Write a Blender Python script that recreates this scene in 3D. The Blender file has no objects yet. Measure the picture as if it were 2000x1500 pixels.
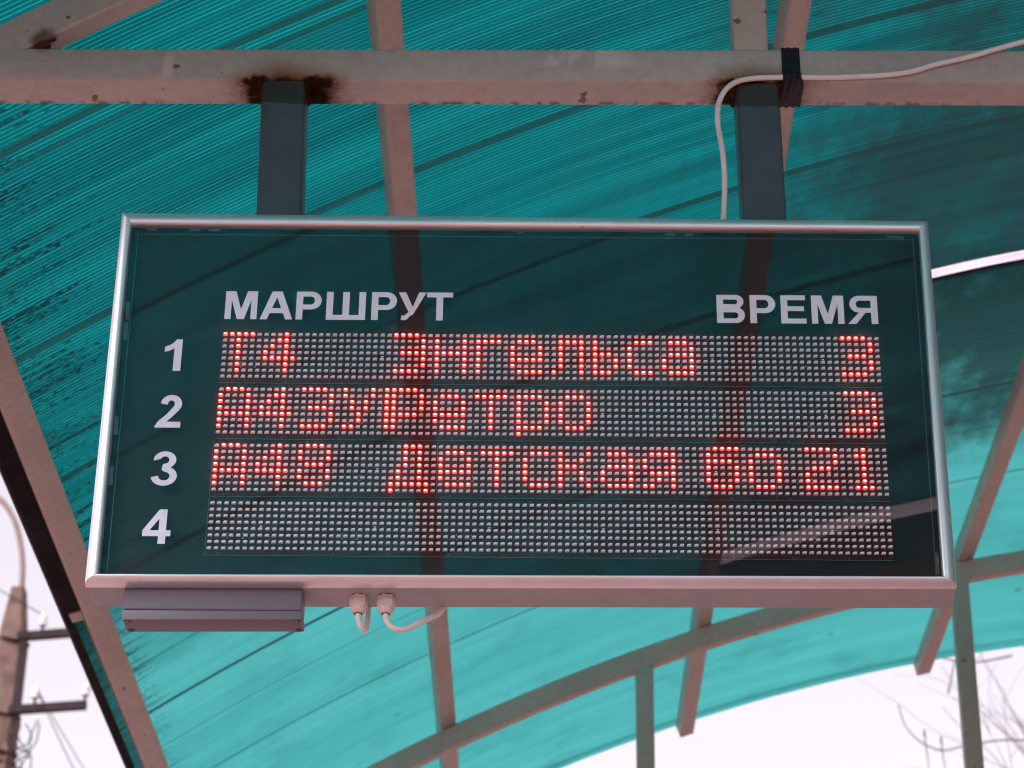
import bpy, bmesh, math, random
from mathutils import Vector, Matrix

random.seed(7)
S = bpy.context.scene
COL = S.collection
H = 3.25                       # height of the middle of the LED field above the paving

# ------------------------------------------------------------------ camera, world, sun, exposure
cam = bpy.data.cameras.new("camera")
cam.sensor_width = 36.0
cam.lens = 86.4
cam.clip_start = 0.05
cam.clip_end = 3000
cam.dof.use_dof = True
cam.dof.focus_distance = 3.50
cam.dof.aperture_fstop = 10.5
cam_o = bpy.data.objects.new("camera", cam)
COL.objects.link(cam_o)
cam_o.matrix_world = Matrix((
    (0.99990, -0.00721, 0.01242, -0.01116),
    (0.01228,  0.47993, -0.87722, -3.11515),
    (0.00036,  0.87726, 0.48004, -1.63389 + H),
    (0, 0, 0, 1)))
# exact orthonormal axes (right, up, back)
_r = Vector((0.9999, 0.0074, 0.0123)); _b = Vector((0.0124, -0.8772, -0.4799)).normalized()
_r = (_r - _b * _r.dot(_b)).normalized(); _u = _b.cross(_r)
cam_o.matrix_world = Matrix((
    (_r.x, _u.x, _b.x, -0.01116), (_r.y, _u.y, _b.y, -3.11515), (_r.z, _u.z, _b.z, -1.63389 + H), (0, 0, 0, 1)))
S.camera = cam_o

SUN_EL, SUN_AZ = math.radians(52), math.radians(222)
world = bpy.data.worlds.new("World")
S.world = world
world.use_nodes = True
wn = world.node_tree
wn.nodes.clear()
sky = wn.nodes.new("ShaderNodeTexSky")
sky.sky_type = 'NISHITA'
sky.sun_disc = False
sky.sun_elevation = SUN_EL
sky.sun_rotation = SUN_AZ
sky.air_density = 1.0
sky.dust_density = 4.0
sky.ozone_density = 1.0
hsv = wn.nodes.new("ShaderNodeHueSaturation")          # a closed cloud cover: nearly colourless
hsv.inputs['Saturation'].default_value = 0.08
tint = wn.nodes.new("ShaderNodeMix"); tint.data_type = 'RGBA'; tint.blend_type = 'MULTIPLY'
tint.inputs[0].default_value = 1.0
tint.inputs[7].default_value = (1.0, 0.925, 1.0, 1)
bg = wn.nodes.new("ShaderNodeBackground")
bg.inputs['Strength'].default_value = 0.121
wo = wn.nodes.new("ShaderNodeOutputWorld")
wn.links.new(sky.outputs[0], hsv.inputs['Color'])
wn.links.new(hsv.outputs[0], tint.inputs[6])
wn.links.new(tint.outputs[2], bg.inputs['Color'])
wn.links.new(bg.outputs[0], wo.inputs['Surface'])

sun = bpy.data.lights.new("sun", 'SUN')
sun.energy = 1.25
sun.angle = math.radians(20)
sun.color = (1.0, 0.96, 0.92)
sun_o = bpy.data.objects.new("sun", sun)
COL.objects.link(sun_o)
_d = Vector((math.sin(SUN_AZ) * math.cos(SUN_EL), math.cos(SUN_AZ) * math.cos(SUN_EL), math.sin(SUN_EL)))
sun_o.rotation_euler = (-_d).to_track_quat('-Z', 'Y').to_euler()
sun_o.location = (0, 0, 20)

S.view_settings.view_transform = 'Standard'
S.view_settings.look = 'None'
S.view_settings.gamma = 1.0
S.view_settings.exposure = 1.38
S.view_settings.use_curve_mapping = False
S.render.engine = 'CYCLES'
S.cycles.use_denoising = True
S.cycles.filter_width = 1.1
S.cycles.max_bounces = 10
S.cycles.diffuse_bounces = 5
S.cycles.transparent_max_bounces = 24
S.cycles.sample_clamp_indirect = 6.0

# ------------------------------------------------------------------ node helpers
class NT:
    def __init__(self, name):
        self.m = bpy.data.materials.new(name)
        self.m.use_nodes = True
        self.t = self.m.node_tree
        self.t.nodes.clear()
        self.out = self.t.nodes.new("ShaderNodeOutputMaterial")
    def n(self, typ, **props):
        nd = self.t.nodes.new(typ)
        for k, v in props.items():
            setattr(nd, k, v)
        return nd
    def put(self, sock, v):
        if hasattr(v, "is_output"):
            self.t.links.new(v, sock)
        elif isinstance(v, (tuple, list)) and sock.type == 'RGBA' and len(v) == 3:
            sock.default_value = (*v, 1)
        else:
            sock.default_value = v
    def math(self, op, a, b=0.0, c=0.0, clamp=False):
        nd = self.n("ShaderNodeMath", operation=op, use_clamp=clamp)
        self.put(nd.inputs[0], a); self.put(nd.inputs[1], b); self.put(nd.inputs[2], c)
        return nd.outputs[0]
    def ss(self, v, a, b, lo=0.0, hi=1.0):
        nd = self.n("ShaderNodeMapRange", interpolation_type='SMOOTHSTEP')
        self.put(nd.inputs['Value'], v)
        nd.inputs['From Min'].default_value = a; nd.inputs['From Max'].default_value = b
        nd.inputs['To Min'].default_value = lo; nd.inputs['To Max'].default_value = hi
        return nd.outputs[0]
    def mix(self, f, a, b, blend='MIX'):
        nd = self.n("ShaderNodeMix", data_type='RGBA', blend_type=blend)
        self.put(nd.inputs[0], f); self.put(nd.inputs[6], a); self.put(nd.inputs[7], b)
        return nd.outputs[2]
    def xyz(self, x, y, z=0.0):
        nd = self.n("ShaderNodeCombineXYZ")
        self.put(nd.inputs[0], x); self.put(nd.inputs[1], y); self.put(nd.inputs[2], z)
        return nd.outputs[0]
    def sep(self, v):
        nd = self.n("ShaderNodeSeparateXYZ")
        self.put(nd.inputs[0], v)
        return nd.outputs
    def noise(self, vec, scale, detail=3.0, rough=0.55):
        nd = self.n("ShaderNodeTexNoise")
        if vec is not None: self.put(nd.inputs['Vector'], vec)
        nd.inputs['Scale'].default_value = scale
        nd.inputs['Detail'].default_value = detail
        nd.inputs['Roughness'].default_value = rough
        return nd.outputs[0]
    def pos(self):
        return self.n("ShaderNodeNewGeometry").outputs['Position']
    def vscale(self, v, s):
        nd = self.n("ShaderNodeVectorMath", operation='MULTIPLY')
        self.put(nd.inputs[0], v); nd.inputs[1].default_value = s
        return nd.outputs[0]
    def dist(self, v, p, s=(1, 1, 1)):
        nd = self.n("ShaderNodeVectorMath", operation='SUBTRACT')
        self.put(nd.inputs[0], v); nd.inputs[1].default_value = p
        nd2 = self.n("ShaderNodeVectorMath", operation='LENGTH')
        self.put(nd2.inputs[0], self.vscale(nd.outputs[0], s))
        return nd2.outputs['Value']
    def bsdf(self, **kw):
        nd = self.n("ShaderNodeBsdfPrincipled")
        for k, v in kw.items():
            self.put(nd.inputs[k.replace('_', ' ')], v)
        return nd
    def surf(self, sh):
        self.t.links.new(sh, self.out.inputs['Surface'])
        return self.m
    def bump(self, h, strength=0.3, dist=0.001):
        nd = self.n("ShaderNodeBump")
        nd.inputs['Strength'].default_value = strength
        nd.inputs['Distance'].default_value = dist
        self.put(nd.inputs['Height'], h)
        return nd.outputs[0]

PAINT = (0.385, 0.365, 0.315)
RUST = (0.085, 0.028, 0.012)
DARK_RUST = (0.018, 0.006, 0.003)

def steel_paint(name, chord=False):
    a = NT(name)
    p = a.pos()
    big = a.noise(p, 3.0, 4)
    fine = a.noise(p, 55.0, 4, 0.6)
    base = (0.405, 0.405, 0.360) if chord else PAINT
    col = a.mix(a.ss(big, 0.35, 0.7), base, tuple(c * 0.84 for c in base))
    col = a.mix(a.ss(fine, 0.35, 0.75, 0, 0.35), col, (0.26, 0.22, 0.20))
    # rust specks
    spk = a.noise(a.vscale(p, (1, 0.55, 1)), 34.0, 2, 0.5)
    col = a.mix(a.ss(spk, 0.715, 0.745, 0, 0.85), col, RUST)
    scr = a.noise(a.vscale(p, (0.5, 3.5, 3.5)), 9.0, 5, 0.7)
    col = a.mix(a.ss(scr, 0.70, 0.73, 0, 0.55), col, (0.20, 0.13, 0.10))
    if chord:
        x, y, z = a.sep(p)
        # washed streaks and pale smears of paint
        sm = a.noise(a.vscale(p, (1.0, 1, 0.42)), 38.0, 2, 0.4)
        win = a.math('MULTIPLY', a.ss(x, -0.055, 0.005), a.ss(x, 0.17, 0.09))
        win = a.math('MULTIPLY', win, a.ss(z, 0.638 + H, 0.652 + H))
        col = a.mix(a.math('MULTIPLY', a.ss(sm, 0.48, 0.62), a.math('MULTIPLY', win, 0.38)), col, (0.72, 0.66, 0.62))
        win2 = a.math('MULTIPLY', a.ss(x, -0.612, -0.604), a.ss(x, -0.588, -0.596))
        win2 = a.math('MULTIPLY', win2, a.math('MULTIPLY', a.ss(z, 0.672 + H, 0.655 + H), a.ss(z, 0.614 + H, 0.622 + H)))
        col = a.mix(a.math('MULTIPLY', win2, 0.3), col, (0.72, 0.68, 0.64))
        # rust blisters along the rear lower edge
        edge = a.math('MULTIPLY', a.ss(y, 0.064, 0.076), a.ss(z, 0.640 + H, 0.628 + H))
        eb = a.noise(a.vscale(p, (1.0, 0.35, 1)), 42.0, 3, 0.55)
        col = a.mix(a.math('MULTIPLY', edge, a.ss(eb, 0.50, 0.62)), col, (0.10, 0.03, 0.018))
        # burnt and rusted paint round the four welds
        wob = a.noise(p, 24.0, 6, 0.75)
        dark = brown = None
        for (wx, s) in ((-0.460, 0.82), (-0.371, 0.95), (0.276, 0.72), (0.362, 0.9)):
            d = a.dist(p, (wx, 0.045, 0.612 + H), (1.0, 0.16, 2.3))
            d = a.math('ADD', d, a.math('MULTIPLY', a.math('SUBTRACT', wob, 0.5), 0.075))
            k1 = a.ss(d, 0.041 * s, 0.015 * s)
            k2 = a.ss(d, 0.078 * s, 0.018 * s)
            dark = k1 if dark is None else a.math('MAXIMUM', dark, k1)
            brown = k2 if brown is None else a.math('MAXIMUM', brown, k2)
        for wx in (-0.415, 0.318):
            d = a.dist(p, (wx, 0.03, 0.612 + H), (0.55, 0.5, 1.0))
            d = a.math('ADD', d, a.math('MULTIPLY', a.math('SUBTRACT', wob, 0.5), 0.03))
            brown = a.math('MAXIMUM', brown, a.ss(d, 0.058, 0.012))
            dark = a.math('MAXIMUM', dark, a.ss(d, 0.022, 0.008))
        col = a.mix(a.math('MULTIPLY', brown, 0.85), col, (0.150, 0.068, 0.022))
        col = a.mix(a.math('MULTIPLY', dark, 0.97), col, DARK_RUST)
        # the rusty corner where the arch meets the chord
        d = a.dist(p, (-0.80, 0.02, 0.69 + H))
        d = a.math('ADD', d, a.math('MULTIPLY', a.math('SUBTRACT', wob, 0.5), 0.04))
        col = a.mix(a.ss(d, 0.030, 0.010, 0, 0.85), col, RUST)
    rough = a.ss(fine, 0.2, 0.8, 0.38, 0.6)
    if chord: rough = a.math('MAXIMUM', rough, a.math('MULTIPLY', brown, 0.9))
    b = a.bsdf(Base_Color=col, Roughness=rough, Normal=a.bump(a.noise(a.vscale(p, (0.35, 1, 1)), 160.0, 3), 0.09, 0.0006))
    if chord: a.put(b.inputs['Specular IOR Level'], a.math('SUBTRACT', 0.5, a.math('MULTIPLY', dark, 0.46)))
    return a.surf(b.outputs[0])

def simple(name, col, rough=0.5, metal=0.0, var=0.15, scale=20.0, spec=0.5):
    a = NT(name)
    n = a.noise(a.pos(), scale, 4)
    c = a.mix(a.ss(n, 0.3, 0.7), col, tuple(x * (1 - var) for x in col))
    b = a.bsdf(Base_Color=c, Roughness=a.ss(n, 0.2, 0.8, rough * 0.9, min(1, rough * 1.12)), Metallic=metal)
    b.inputs['Specular IOR Level'].default_value = spec
    return a.surf(b.outputs[0])

def emitter(name, col, strength):
    a = NT(name)
    e = a.n("ShaderNodeEmission")
    a.put(e.inputs['Color'], col); e.inputs['Strength'].default_value = strength
    return a.surf(e.outputs[0])

# ---- polycarbonate sheet: UV = (metres along the arch, metres along the shelter)
def poly_sheet():
    a = NT("fluted_teal_polycarbonate")
    uv = a.n("ShaderNodeUVMap").outputs[0]
    s, y, _ = a.sep(uv)
    P = 0.0115
    q = a.math('DIVIDE', y, P)
    fr = a.math('FRACT', q)
    row = a.math('FLOOR', q)
    d = a.math('MULTIPLY', a.math('ABSOLUTE', a.math('SUBTRACT', fr, 0.5)), 2.0)
    line = a.ss(d, 0.30, 0.05)
    wnz = a.n("ShaderNodeTexWhiteNoise", noise_dimensions='1D')
    a.put(wnz.inputs['W'], row)
    rnd = wnz.outputs[0]
    lg = a.noise(a.xyz(a.math('MULTIPLY', s, 0.8), a.math('MULTIPLY', y, 26.0)), 1.0, 3, 0.6)
    line = a.math('MULTIPLY', line, a.ss(lg, 0.25, 0.6, 0.35, 1.0))
    line = a.math('MULTIPLY', line, a.ss(rnd, 0.0, 1.0, 0.55, 1.0))
    band = a.noise(a.xyz(a.math('MULTIPLY', s, 0.45), a.math('MULTIPLY', y, 9.0)), 1.0, 4, 0.6)
    old_dark = a.mix(a.ss(band, 0.32, 0.68), (0.0001, 0.034, 0.037), (0.0002, 0.061, 0.064))
    old = a.mix(line, old_dark, (0.009, 0.185, 0.190))
    rear = a.mix(line, a.mix(a.ss(band, 0.32, 0.68), (0.002, 0.115, 0.132), (0.004, 0.185, 0.205)), (0.03, 0.34, 0.35))
    old = a.mix(a.ss(y, -0.5, -0.9), old, rear)          # rear bay coloured brighter to strengthen its reflection in the glass
    new_dark = a.mix(a.ss(band, 0.3, 0.7), (0.023, 0.155, 0.152), (0.033, 0.184, 0.178))
    new = a.mix(a.math('MULTIPLY', line, 0.75), new_dark, (0.062, 0.25, 0.24))
    isnew = a.ss(y, 2.200, 2.215)
    col = a.mix(isnew, old, new)
    # seams: strips of grime caught along single flutes
    seam = None
    for (y0, w, k) in ((0.405, .016, .85), (0.455, .012, .7), (1.035, .019, .9), (1.552, .017, .9), (2.62, .010, .4), (2.915, .012, .95), (3.17, .007, .35), (3.505, .008, .6), (4.93, .03, .35), (-1.1, .016, .8), (-1.6, .016, .7), (-2.12, .018, .8), (-2.9, .014, .8)):
        wv = a.math('ADD', y, a.math('MULTIPLY', a.math('SUBTRACT', a.noise(a.xyz(s, y0), 3.0, 2), 0.5), 0.008))
        b = a.ss(a.math('ABSOLUTE', a.math('SUBTRACT', wv, y0)), w, w * 0.45, 0, k)
        seam = b if seam is None else a.math('MAXIMUM', seam, b)
    along = a.noise(a.xyz(a.math('MULTIPLY', s, 1.5), a.math('MULTIPLY', y, 7.0)), 1.0, 3)
    seam = a.math('MULTIPLY', seam, a.ss(along, 0.25, 0.55, 0.55, 1.0))
    col = a.mix(seam, col, (0.004, 0.021, 0.021))
    # mould creeping up the flutes from the eaves (s = -4.06 m at the left edge)
    e = a.math('ADD', s, 4.06)
    up = a.noise(a.xyz(a.math('MULTIPLY', s, 1.1), a.math('MULTIPLY', row, 0.37)), 2.2, 2, 0.6)
    reach = a.math('SUBTRACT', a.ss(up, 0.25, 0.8, 0.0, 0.52), e)
    mold = a.noise(a.xyz(a.math('MULTIPLY', s, 55.0), a.math('MULTIPLY', y, 190.0)), 1.0, 3, 0.65)
    mold = a.math('ADD', mold, a.math('MULTIPLY', reach, 0.62))
    mold = a.ss(mold, 0.58, 0.66)
    mold = a.math('MULTIPLY', mold, a.ss(y, 3.2, 2.0, 0.55, 1.0))
    mold = a.math('MULTIPLY', mold, a.math('MULTIPLY', a.ss(e, 0.62, 0.38), a.math('MAXIMUM', a.ss(y, 2.25, 2.15), a.ss(e, 0.20, 0.10))))
    col = a.mix(a.math('MULTIPLY', mold, 0.88), col, (0.002, 0.006, 0.006))
    grime = a.math('MULTIPLY', a.ss(e, 0.085, 0.055), a.ss(y, 2.1, 2.2))
    col = a.mix(a.math('MULTIPLY', grime, 0.82), col, (0.003, 0.020, 0.018))
    # small blurred droppings and leaf marks
    vo = a.n("ShaderNodeTexVoronoi", feature='F1')
    a.put(vo.inputs['Vector'], a.xyz(s, y)); vo.inputs['Scale'].default_value = 4.6
    vsel = a.n("ShaderNodeSeparateColor"); a.put(vsel.inputs[0], vo.outputs['Color'])
    wobble = a.noise(a.xyz(s, y), 40.0, 3)
    sp = a.ss(a.math('ADD', vo.outputs['Distance'], a.math('MULTIPLY', wobble, 0.10)), 0.145, 0.075)
    sp = a.math('MULTIPLY', sp, a.ss(vsel.outputs[0], 0.35, 0.9, 0.0, 0.5))
    col = a.mix(sp, col, (0.002, 0.018, 0.020))
    # old leaf litter and soot on the flatter middle of the roof
    m1 = a.noise(a.xyz(a.math('MULTIPLY', s, 2.3), a.math('MULTIPLY', y, 2.0)), 1.0, 5, 0.62)
    m2 = a.noise(a.xyz(a.math('MULTIPLY', s, 16.0), a.math('MULTIPLY', y, 8.0)), 1.0, 4, 0.65)
    m = a.math('ADD', m1, a.math('MULTIPLY', a.math('SUBTRACT', m2, 0.5), 0.62))
    # mask: grows to the right (s > -2.6) between y = 0.6 and y = 3.3, worst on either side of the open joint
    g = a.math('MULTIPLY', a.ss(s, -2.75, -1.45), a.math('MULTIPLY', a.ss(y, 0.5, 1.75), a.ss(y, 3.65, 2.75)))
    g2 = a.math('MULTIPLY', a.ss(s, -3.0, -2.3, 0.25, 1.0), a.ss(y, -3.60, -3.74))
    g = a.math('MAXIMUM', g, a.math('MULTIPLY', g2, 1.05))
    g3 = a.math('MULTIPLY', a.ss(s, -3.1, -1.7, 0, 0.42), a.ss(y, 2.3, 2.1))
    g = a.math('MAXIMUM', g, g3)
    sm = a.ss(a.math('ADD', a.math('MULTIPLY', g, 0.62), m), 0.46, 1.10, 0.0, 0.94)
    sm = a.math('MULTIPLY', sm, a.ss(g, 0.0, 0.35, 0.25, 1.0))
    sm = a.math('MULTIPLY', sm, a.ss(line, 0.0, 1.0, 1.0, 0.80))
    col = a.mix(sm, col, a.mix(m2, (0.003, 0.015, 0.017), (0.009, 0.018, 0.017)))
    mott = a.noise(a.xyz(s, y), 3.2, 5, 0.65)            # faint water stains everywhere
    col = a.mix(a.ss(mott, 0.50, 0.72, 0, 0.26), col, (0.004, 0.055, 0.052))
    tr = a.n("ShaderNodeBsdfTranslucent"); a.put(tr.inputs['Color'], col)
    df = a.n("ShaderNodeBsdfDiffuse"); a.put(df.inputs['Color'], a.mix(0.6, (0.015, 0.06, 0.06), col))
    gl = a.n("ShaderNodeBsdfGlossy"); gl.inputs['Roughness'].default_value = 0.28
    a.put(gl.inputs['Color'], (0.8, 0.9, 0.9))
    m_ = a.n("ShaderNodeMixShader"); m_.inputs[0].default_value = 0.02
    a.t.links.new(tr.outputs[0], m_.inputs[1]); a.t.links.new(df.outputs[0], m_.inputs[2])
    m2_ = a.n("ShaderNodeMixShader"); m2_.inputs[0].default_value = 0.006
    a.t.links.new(m_.outputs[0], m2_.inputs[1]); a.t.links.new(gl.outputs[0], m2_.inputs[2])
    return a.surf(m2_.outputs[0])

def clear_cover():
    a = NT("clear_sheet_top_skin")
    t = a.n("ShaderNodeBsdfTransparent"); a.put(t.inputs['Color'], (0.97, 0.99, 0.99))
    g = a.n("ShaderNodeBsdfGlossy"); g.inputs['Roughness'].default_value = 0.2
    m = a.n("ShaderNodeMixShader"); m.inputs[0].default_value = 0.03
    a.t.links.new(t.outputs[0], m.inputs[1]); a.t.links.new(g.outputs[0], m.inputs[2])
    return a.surf(m.outputs[0])

def front_glass():
    a = NT("dusty_front_glass")
    p = a.pos()
    t = a.n("ShaderNodeBsdfTransparent"); a.put(t.inputs['Color'], (0.985, 0.99, 0.995))
    g = a.n("ShaderNodeBsdfGlossy"); g.inputs['Roughness'].default_value = 0.012
    a.put(g.inputs['Color'], (1, 1, 1))
    ge = a.n("ShaderNodeNewGeometry")                     # Schlick reflectance of thin plate glass, same from both faces
    dt = a.n("ShaderNodeVectorMath", operation='DOT_PRODUCT')
    a.put(dt.inputs[0], ge.outputs['Normal']); a.put(dt.inputs[1], ge.outputs['Incoming'])
    om = a.math('SUBTRACT', 1.0, a.math('ABSOLUTE', dt.outputs['Value']), clamp=True)
    f = a.math('ADD', 0.038, a.math('MULTIPLY', a.math('POWER', om, 5.0), 0.962))
    m = a.n("ShaderNodeMixShader")
    a.t.links.new(f, m.inputs[0])
    a.t.links.new(t.outputs[0], m.inputs[1]); a.t.links.new(g.outputs[0], m.inputs[2])
    df = a.n("ShaderNodeBsdfDiffuse"); a.put(df.inputs['Color'], (0.55, 0.55, 0.58))
    big = a.noise(a.vscale(p, (1, 1, 1)), 6.0, 5, 0.7)
    fine = a.noise(p, 420.0, 2, 0.6)
    x, y, z = a.sep(p)
    low = a.ss(z, H + 0.0, H - 0.22, 0.3, 1.0)
    dust = a.math('MULTIPLY', a.ss(big, 0.35, 0.75, 0.25, 1.0), a.ss(fine, 0.52, 0.75))
    dust = a.math('MULTIPLY', dust, low)
    dust = a.math('MULTIPLY', dust, 0.032)
    spot = a.n("ShaderNodeTexVoronoi", feature='F1'); a.put(spot.inputs['Vector'], p); spot.inputs['Scale'].default_value = 15.0
    sc = a.n("ShaderNodeSeparateColor"); a.put(sc.inputs[0], spot.outputs['Color'])
    sd = a.ss(a.math('ADD', spot.outputs['Distance'], a.math('MULTIPLY', a.noise(p, 300.0, 2), 0.05)), 0.062, 0.045)
    sd = a.math('MULTIPLY', sd, a.ss(sc.outputs[0], 0.80, 0.9, 0, 0.22))
    dust = a.math('MAXIMUM', dust, sd)
    tl = a.n("ShaderNodeBsdfTranslucent"); a.put(tl.inputs['Color'], (0.9, 0.9, 0.9))     # dust film; translucency added to imitate the halo round lit LEDs
    m0 = a.n("ShaderNodeMixShader"); m0.inputs[0].default_value = 0.010
    a.t.links.new(m.outputs[0], m0.inputs[1]); a.t.links.new(tl.outputs[0], m0.inputs[2])
    m2 = a.n("ShaderNodeMixShader")
    a.t.links.new(dust, m2.inputs[0])
    a.t.links.new(m0.outputs[0], m2.inputs[1]); a.t.links.new(df.outputs[0], m2.inputs[2])
    return a.surf(m2.outputs[0])

def hanger_paint():
    a = NT("dark_grey_gloss_paint")
    p = a.pos()
    x, y, z = a.sep(p)
    n = a.noise(p, 24.0, 4)
    col = a.mix(a.ss(n, 0.3, 0.7), (0.062, 0.078, 0.092), (0.048, 0.062, 0.075))
    wob = a.noise(a.vscale(p, (1, 1, 0.15)), 55.0, 3)
    zz = a.math('ADD', z, a.math('MULTIPLY', a.math('SUBTRACT', wob, 0.5), 0.016))
    top = a.ss(zz, 0.570 + H, 0.5735 + H)
    col = a.mix(top, col, a.mix(a.ss(n, 0.35, 0.6), (0.026, 0.023, 0.016), (0.032, 0.020, 0.012)))
    b = a.bsdf(Base_Color=col, Roughness=a.math('ADD', 0.22, a.math('MULTIPLY', n, 0.2)),
               Normal=a.bump(a.noise(p, 90.0, 3), 0.10, 0.0006))
    return a.surf(b.outputs[0])

M = {}
M['steel'] = steel_paint("pinkish_beige_steel_paint")
M['chord'] = steel_paint("rust_stained_steel_paint", True)
M['sheet'] = poly_sheet()
M['clear'] = clear_cover()
M['glass'] = front_glass()
M['hanger'] = hanger_paint()
def satin_alu():
    a = NT("satin_anodised_aluminium")
    p = a.pos()
    n = a.noise(p, 9.0, 5, 0.7)
    c = a.mix(a.ss(n, 0.35, 0.7), (0.82, 0.82, 0.84), (0.74, 0.74, 0.76))
    nick = a.noise(a.vscale(p, (0.6, 1, 1.3)), 62.0, 2, 0.5)
    c = a.mix(a.ss(nick, 0.765, 0.785, 0, 0.7), c, (0.20, 0.20, 0.21))
    b = a.bsdf(Base_Color=c, Roughness=a.ss(n, 0.2, 0.8, 0.30, 0.42), Metallic=0.82)
    return a.surf(b.outputs[0])
M['alu'] = satin_alu()
M['case'] = simple("pale_powder_coat", (0.335, 0.345, 0.355), 0.5, 0.0, 0.08, 30)
M['black'] = simple("matt_black_backing", (0.0045, 0.006, 0.007), 0.6, 0.0, 0.3, 30, 0.2)
M['pcb'] = simple("black_circuit_board", (0.034, 0.004, 0.005), 0.6, 0.0, 0.3, 60, 0.12)  # red raised in the base colour to strengthen the lit LEDs' halo
M['chip'] = simple("white_led_body", (0.90, 0.88, 0.91), 0.4, 0.0, 0.14, 500)
M['pad'] = simple("pale_solder_mask_ring", (0.30, 0.45, 0.45), 0.4, 0.0, 0.2, 60)
M['seam'] = simple("pale_module_edge", (0.11, 0.13, 0.135), 0.5, 0.0, 0.2, 60)
M['film'] = simple("white_vinyl_lettering", (0.84, 0.85, 0.93), 0.5, 0.0, 0.05, 90)
M['lit'] = emitter("lit_red_led", (1.0, 0.020, 0.022), 2.8)
M['core'] = emitter("lit_red_led_core", (1.0, 0.22, 0.16), 2.5)
M['scorch'] = simple("scorched_weld", (0.030, 0.012, 0.007), 0.8, 0, 0.5, 90, 0.1)
M['weld'] = simple("rusty_weld", (0.085, 0.036, 0.020), 0.85, 0.0, 0.6, 130, 0.1)
M['tape'] = simple("black_insulating_tape", (0.013, 0.012, 0.015), 0.5, 0.0, 0.3, 70, 0.25)
M['tape_clear'] = simple("clear_sealing_tape", (0.06, 0.075, 0.08), 0.3, 0.0, 0.3, 40)
M['cable'] = simple("white_pvc_cable_sheath", (0.74, 0.715, 0.69), 0.45, 0.0, 0.12, 40)
M['gland'] = simple("cream_nylon_gland", (0.66, 0.58, 0.53), 0.5, 0.0, 0.1, 60)
M['greybox'] = simple("grey_abs_plastic", (0.150, 0.145, 0.175), 0.55, 0.0, 0.06, 300)
M['screw'] = simple("dull_zinc_screw", (0.30, 0.27, 0.26), 0.4, 0.8, 0.2, 200)
M['dark'] = simple("dark_gap", (0.008, 0.006, 0.007), 0.8, 0.0, 0.2, 30)
M['trim'] = simple("dark_brown_edge_profile", (0.012, 0.008, 0.010), 0.7, 0.0, 0.4, 14, 0.08)
M['concrete'] = simple("weathered_concrete", (0.165, 0.100, 0.080), 0.85, 0.0, 0.4, 7)
M['ironwork'] = simple("brown_painted_iron", (0.030, 0.019, 0.022), 0.7, 0.0, 0.3, 12, 0.2)
M['lamp_pipe'] = simple("rosy_grey_pipe_paint", (0.25, 0.16, 0.155), 0.6, 0.0, 0.2, 12)
M['porcelain'] = simple("white_porcelain", (0.72, 0.70, 0.70), 0.3, 0.0, 0.1, 20)
M['bark'] = simple("bare_bark", (0.16, 0.10, 0.11), 0.9, 0.0, 0.3, 8)

def ground_mat():
    a = NT("reddish_paving")
    p = a.pos()
    n = a.noise(p, 0.9, 6)
    br = a.n("ShaderNodeTexBrick")
    a.put(br.inputs['Vector'], p); br.inputs['Scale'].default_value = 4.0
    a.put(br.inputs['Color1'], (0.265, 0.142, 0.138)); a.put(br.inputs['Color2'], (0.30, 0.162, 0.156)); a.put(br.inputs['Mortar'], (0.17, 0.12, 0.11))
    br.inputs['Mortar Size'].default_value = 0.012
    c = a.mix(a.ss(n, 0.3, 0.75, 0, 0.5), br.outputs[0], (0.235, 0.13, 0.126))
    return a.surf(a.bsdf(Base_Color=c, Roughness=0.9).outputs[0])
M['ground'] = ground_mat()

# ------------------------------------------------------------------ object helpers
def thing(name, label, cat, loc=(0, 0, 0), group=None):
    o = bpy.data.objects.new(name, None)
    o.empty_display_size = 0.1
    o.location = loc
    COL.objects.link(o)
    o["label"] = label; o["category"] = cat
    if group: o["group"] = group
    return o

def link(name, me, mats, parent=None, label=None):
    o = bpy.data.objects.new(name, me)
    COL.objects.link(o)
    for m in (mats if isinstance(mats, (list, tuple)) else [mats]):
        me.materials.append(m)
    if parent is not None:
        o.parent = parent
        w = Matrix.Identity(4); q = parent
        while q is not None:
            w = Matrix.Translation(q.location) @ w if q.parent is None else q.matrix_basis @ w
            q = q.parent
        # every mesh is written in world metres: undo the offset of the thing's base
        root = parent
        while root.parent is not None: root = root.parent
        if root is parent:
            o.location = -Vector(root.location)
    if label: o["label"] = label
    return o

def obj(name, bm, mats, parent=None, label=None, smooth=None):
    me = bpy.data.meshes.new(name)
    bmesh.ops.recalc_face_normals(bm, faces=bm.faces[:])
    bm.to_mesh(me); bm.free()
    if smooth is not None:
        for p in me.polygons: p.use_smooth = True
        if smooth < 3.1:
            me.set_sharp_from_angle(angle=smooth)
    return link(name, me, mats, parent, label)

def quadbox(bm, pts, mi=0):
    """8 points: bottom loop (4) then top loop (4)"""
    vs = [bm.verts.new(p) for p in pts]
    fs = [bm.faces.new([vs[i] for i in q]) for q in ((3, 2, 1, 0), (4, 5, 6, 7), (0, 1, 5, 4), (1, 2, 6, 5), (2, 3, 7, 6), (3, 0, 4, 7))]
    for f in fs: f.material_index = mi
    return vs

def box(bm, x0, x1, y0, y1, z0, z1, mi=0, bev=0.0, seg=2, dz=0.0):
    b2 = bmesh.new()
    quadbox(b2, [(x0, y0, z0 + H), (x1, y0, z0 + H + dz), (x1, y1, z0 + H + dz), (x0, y1, z0 + H),
                 (x0, y0, z1 + H), (x1, y0, z1 + H + dz), (x1, y1, z1 + H + dz), (x0, y1, z1 + H)], mi)
    if bev > 0:
        bmesh.ops.bevel(b2, geom=b2.edges[:], offset=bev, segments=seg, profile=0.5, affect='EDGES')
        for f in b2.faces: f.material_index = mi
    merge(bm, b2)

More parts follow.
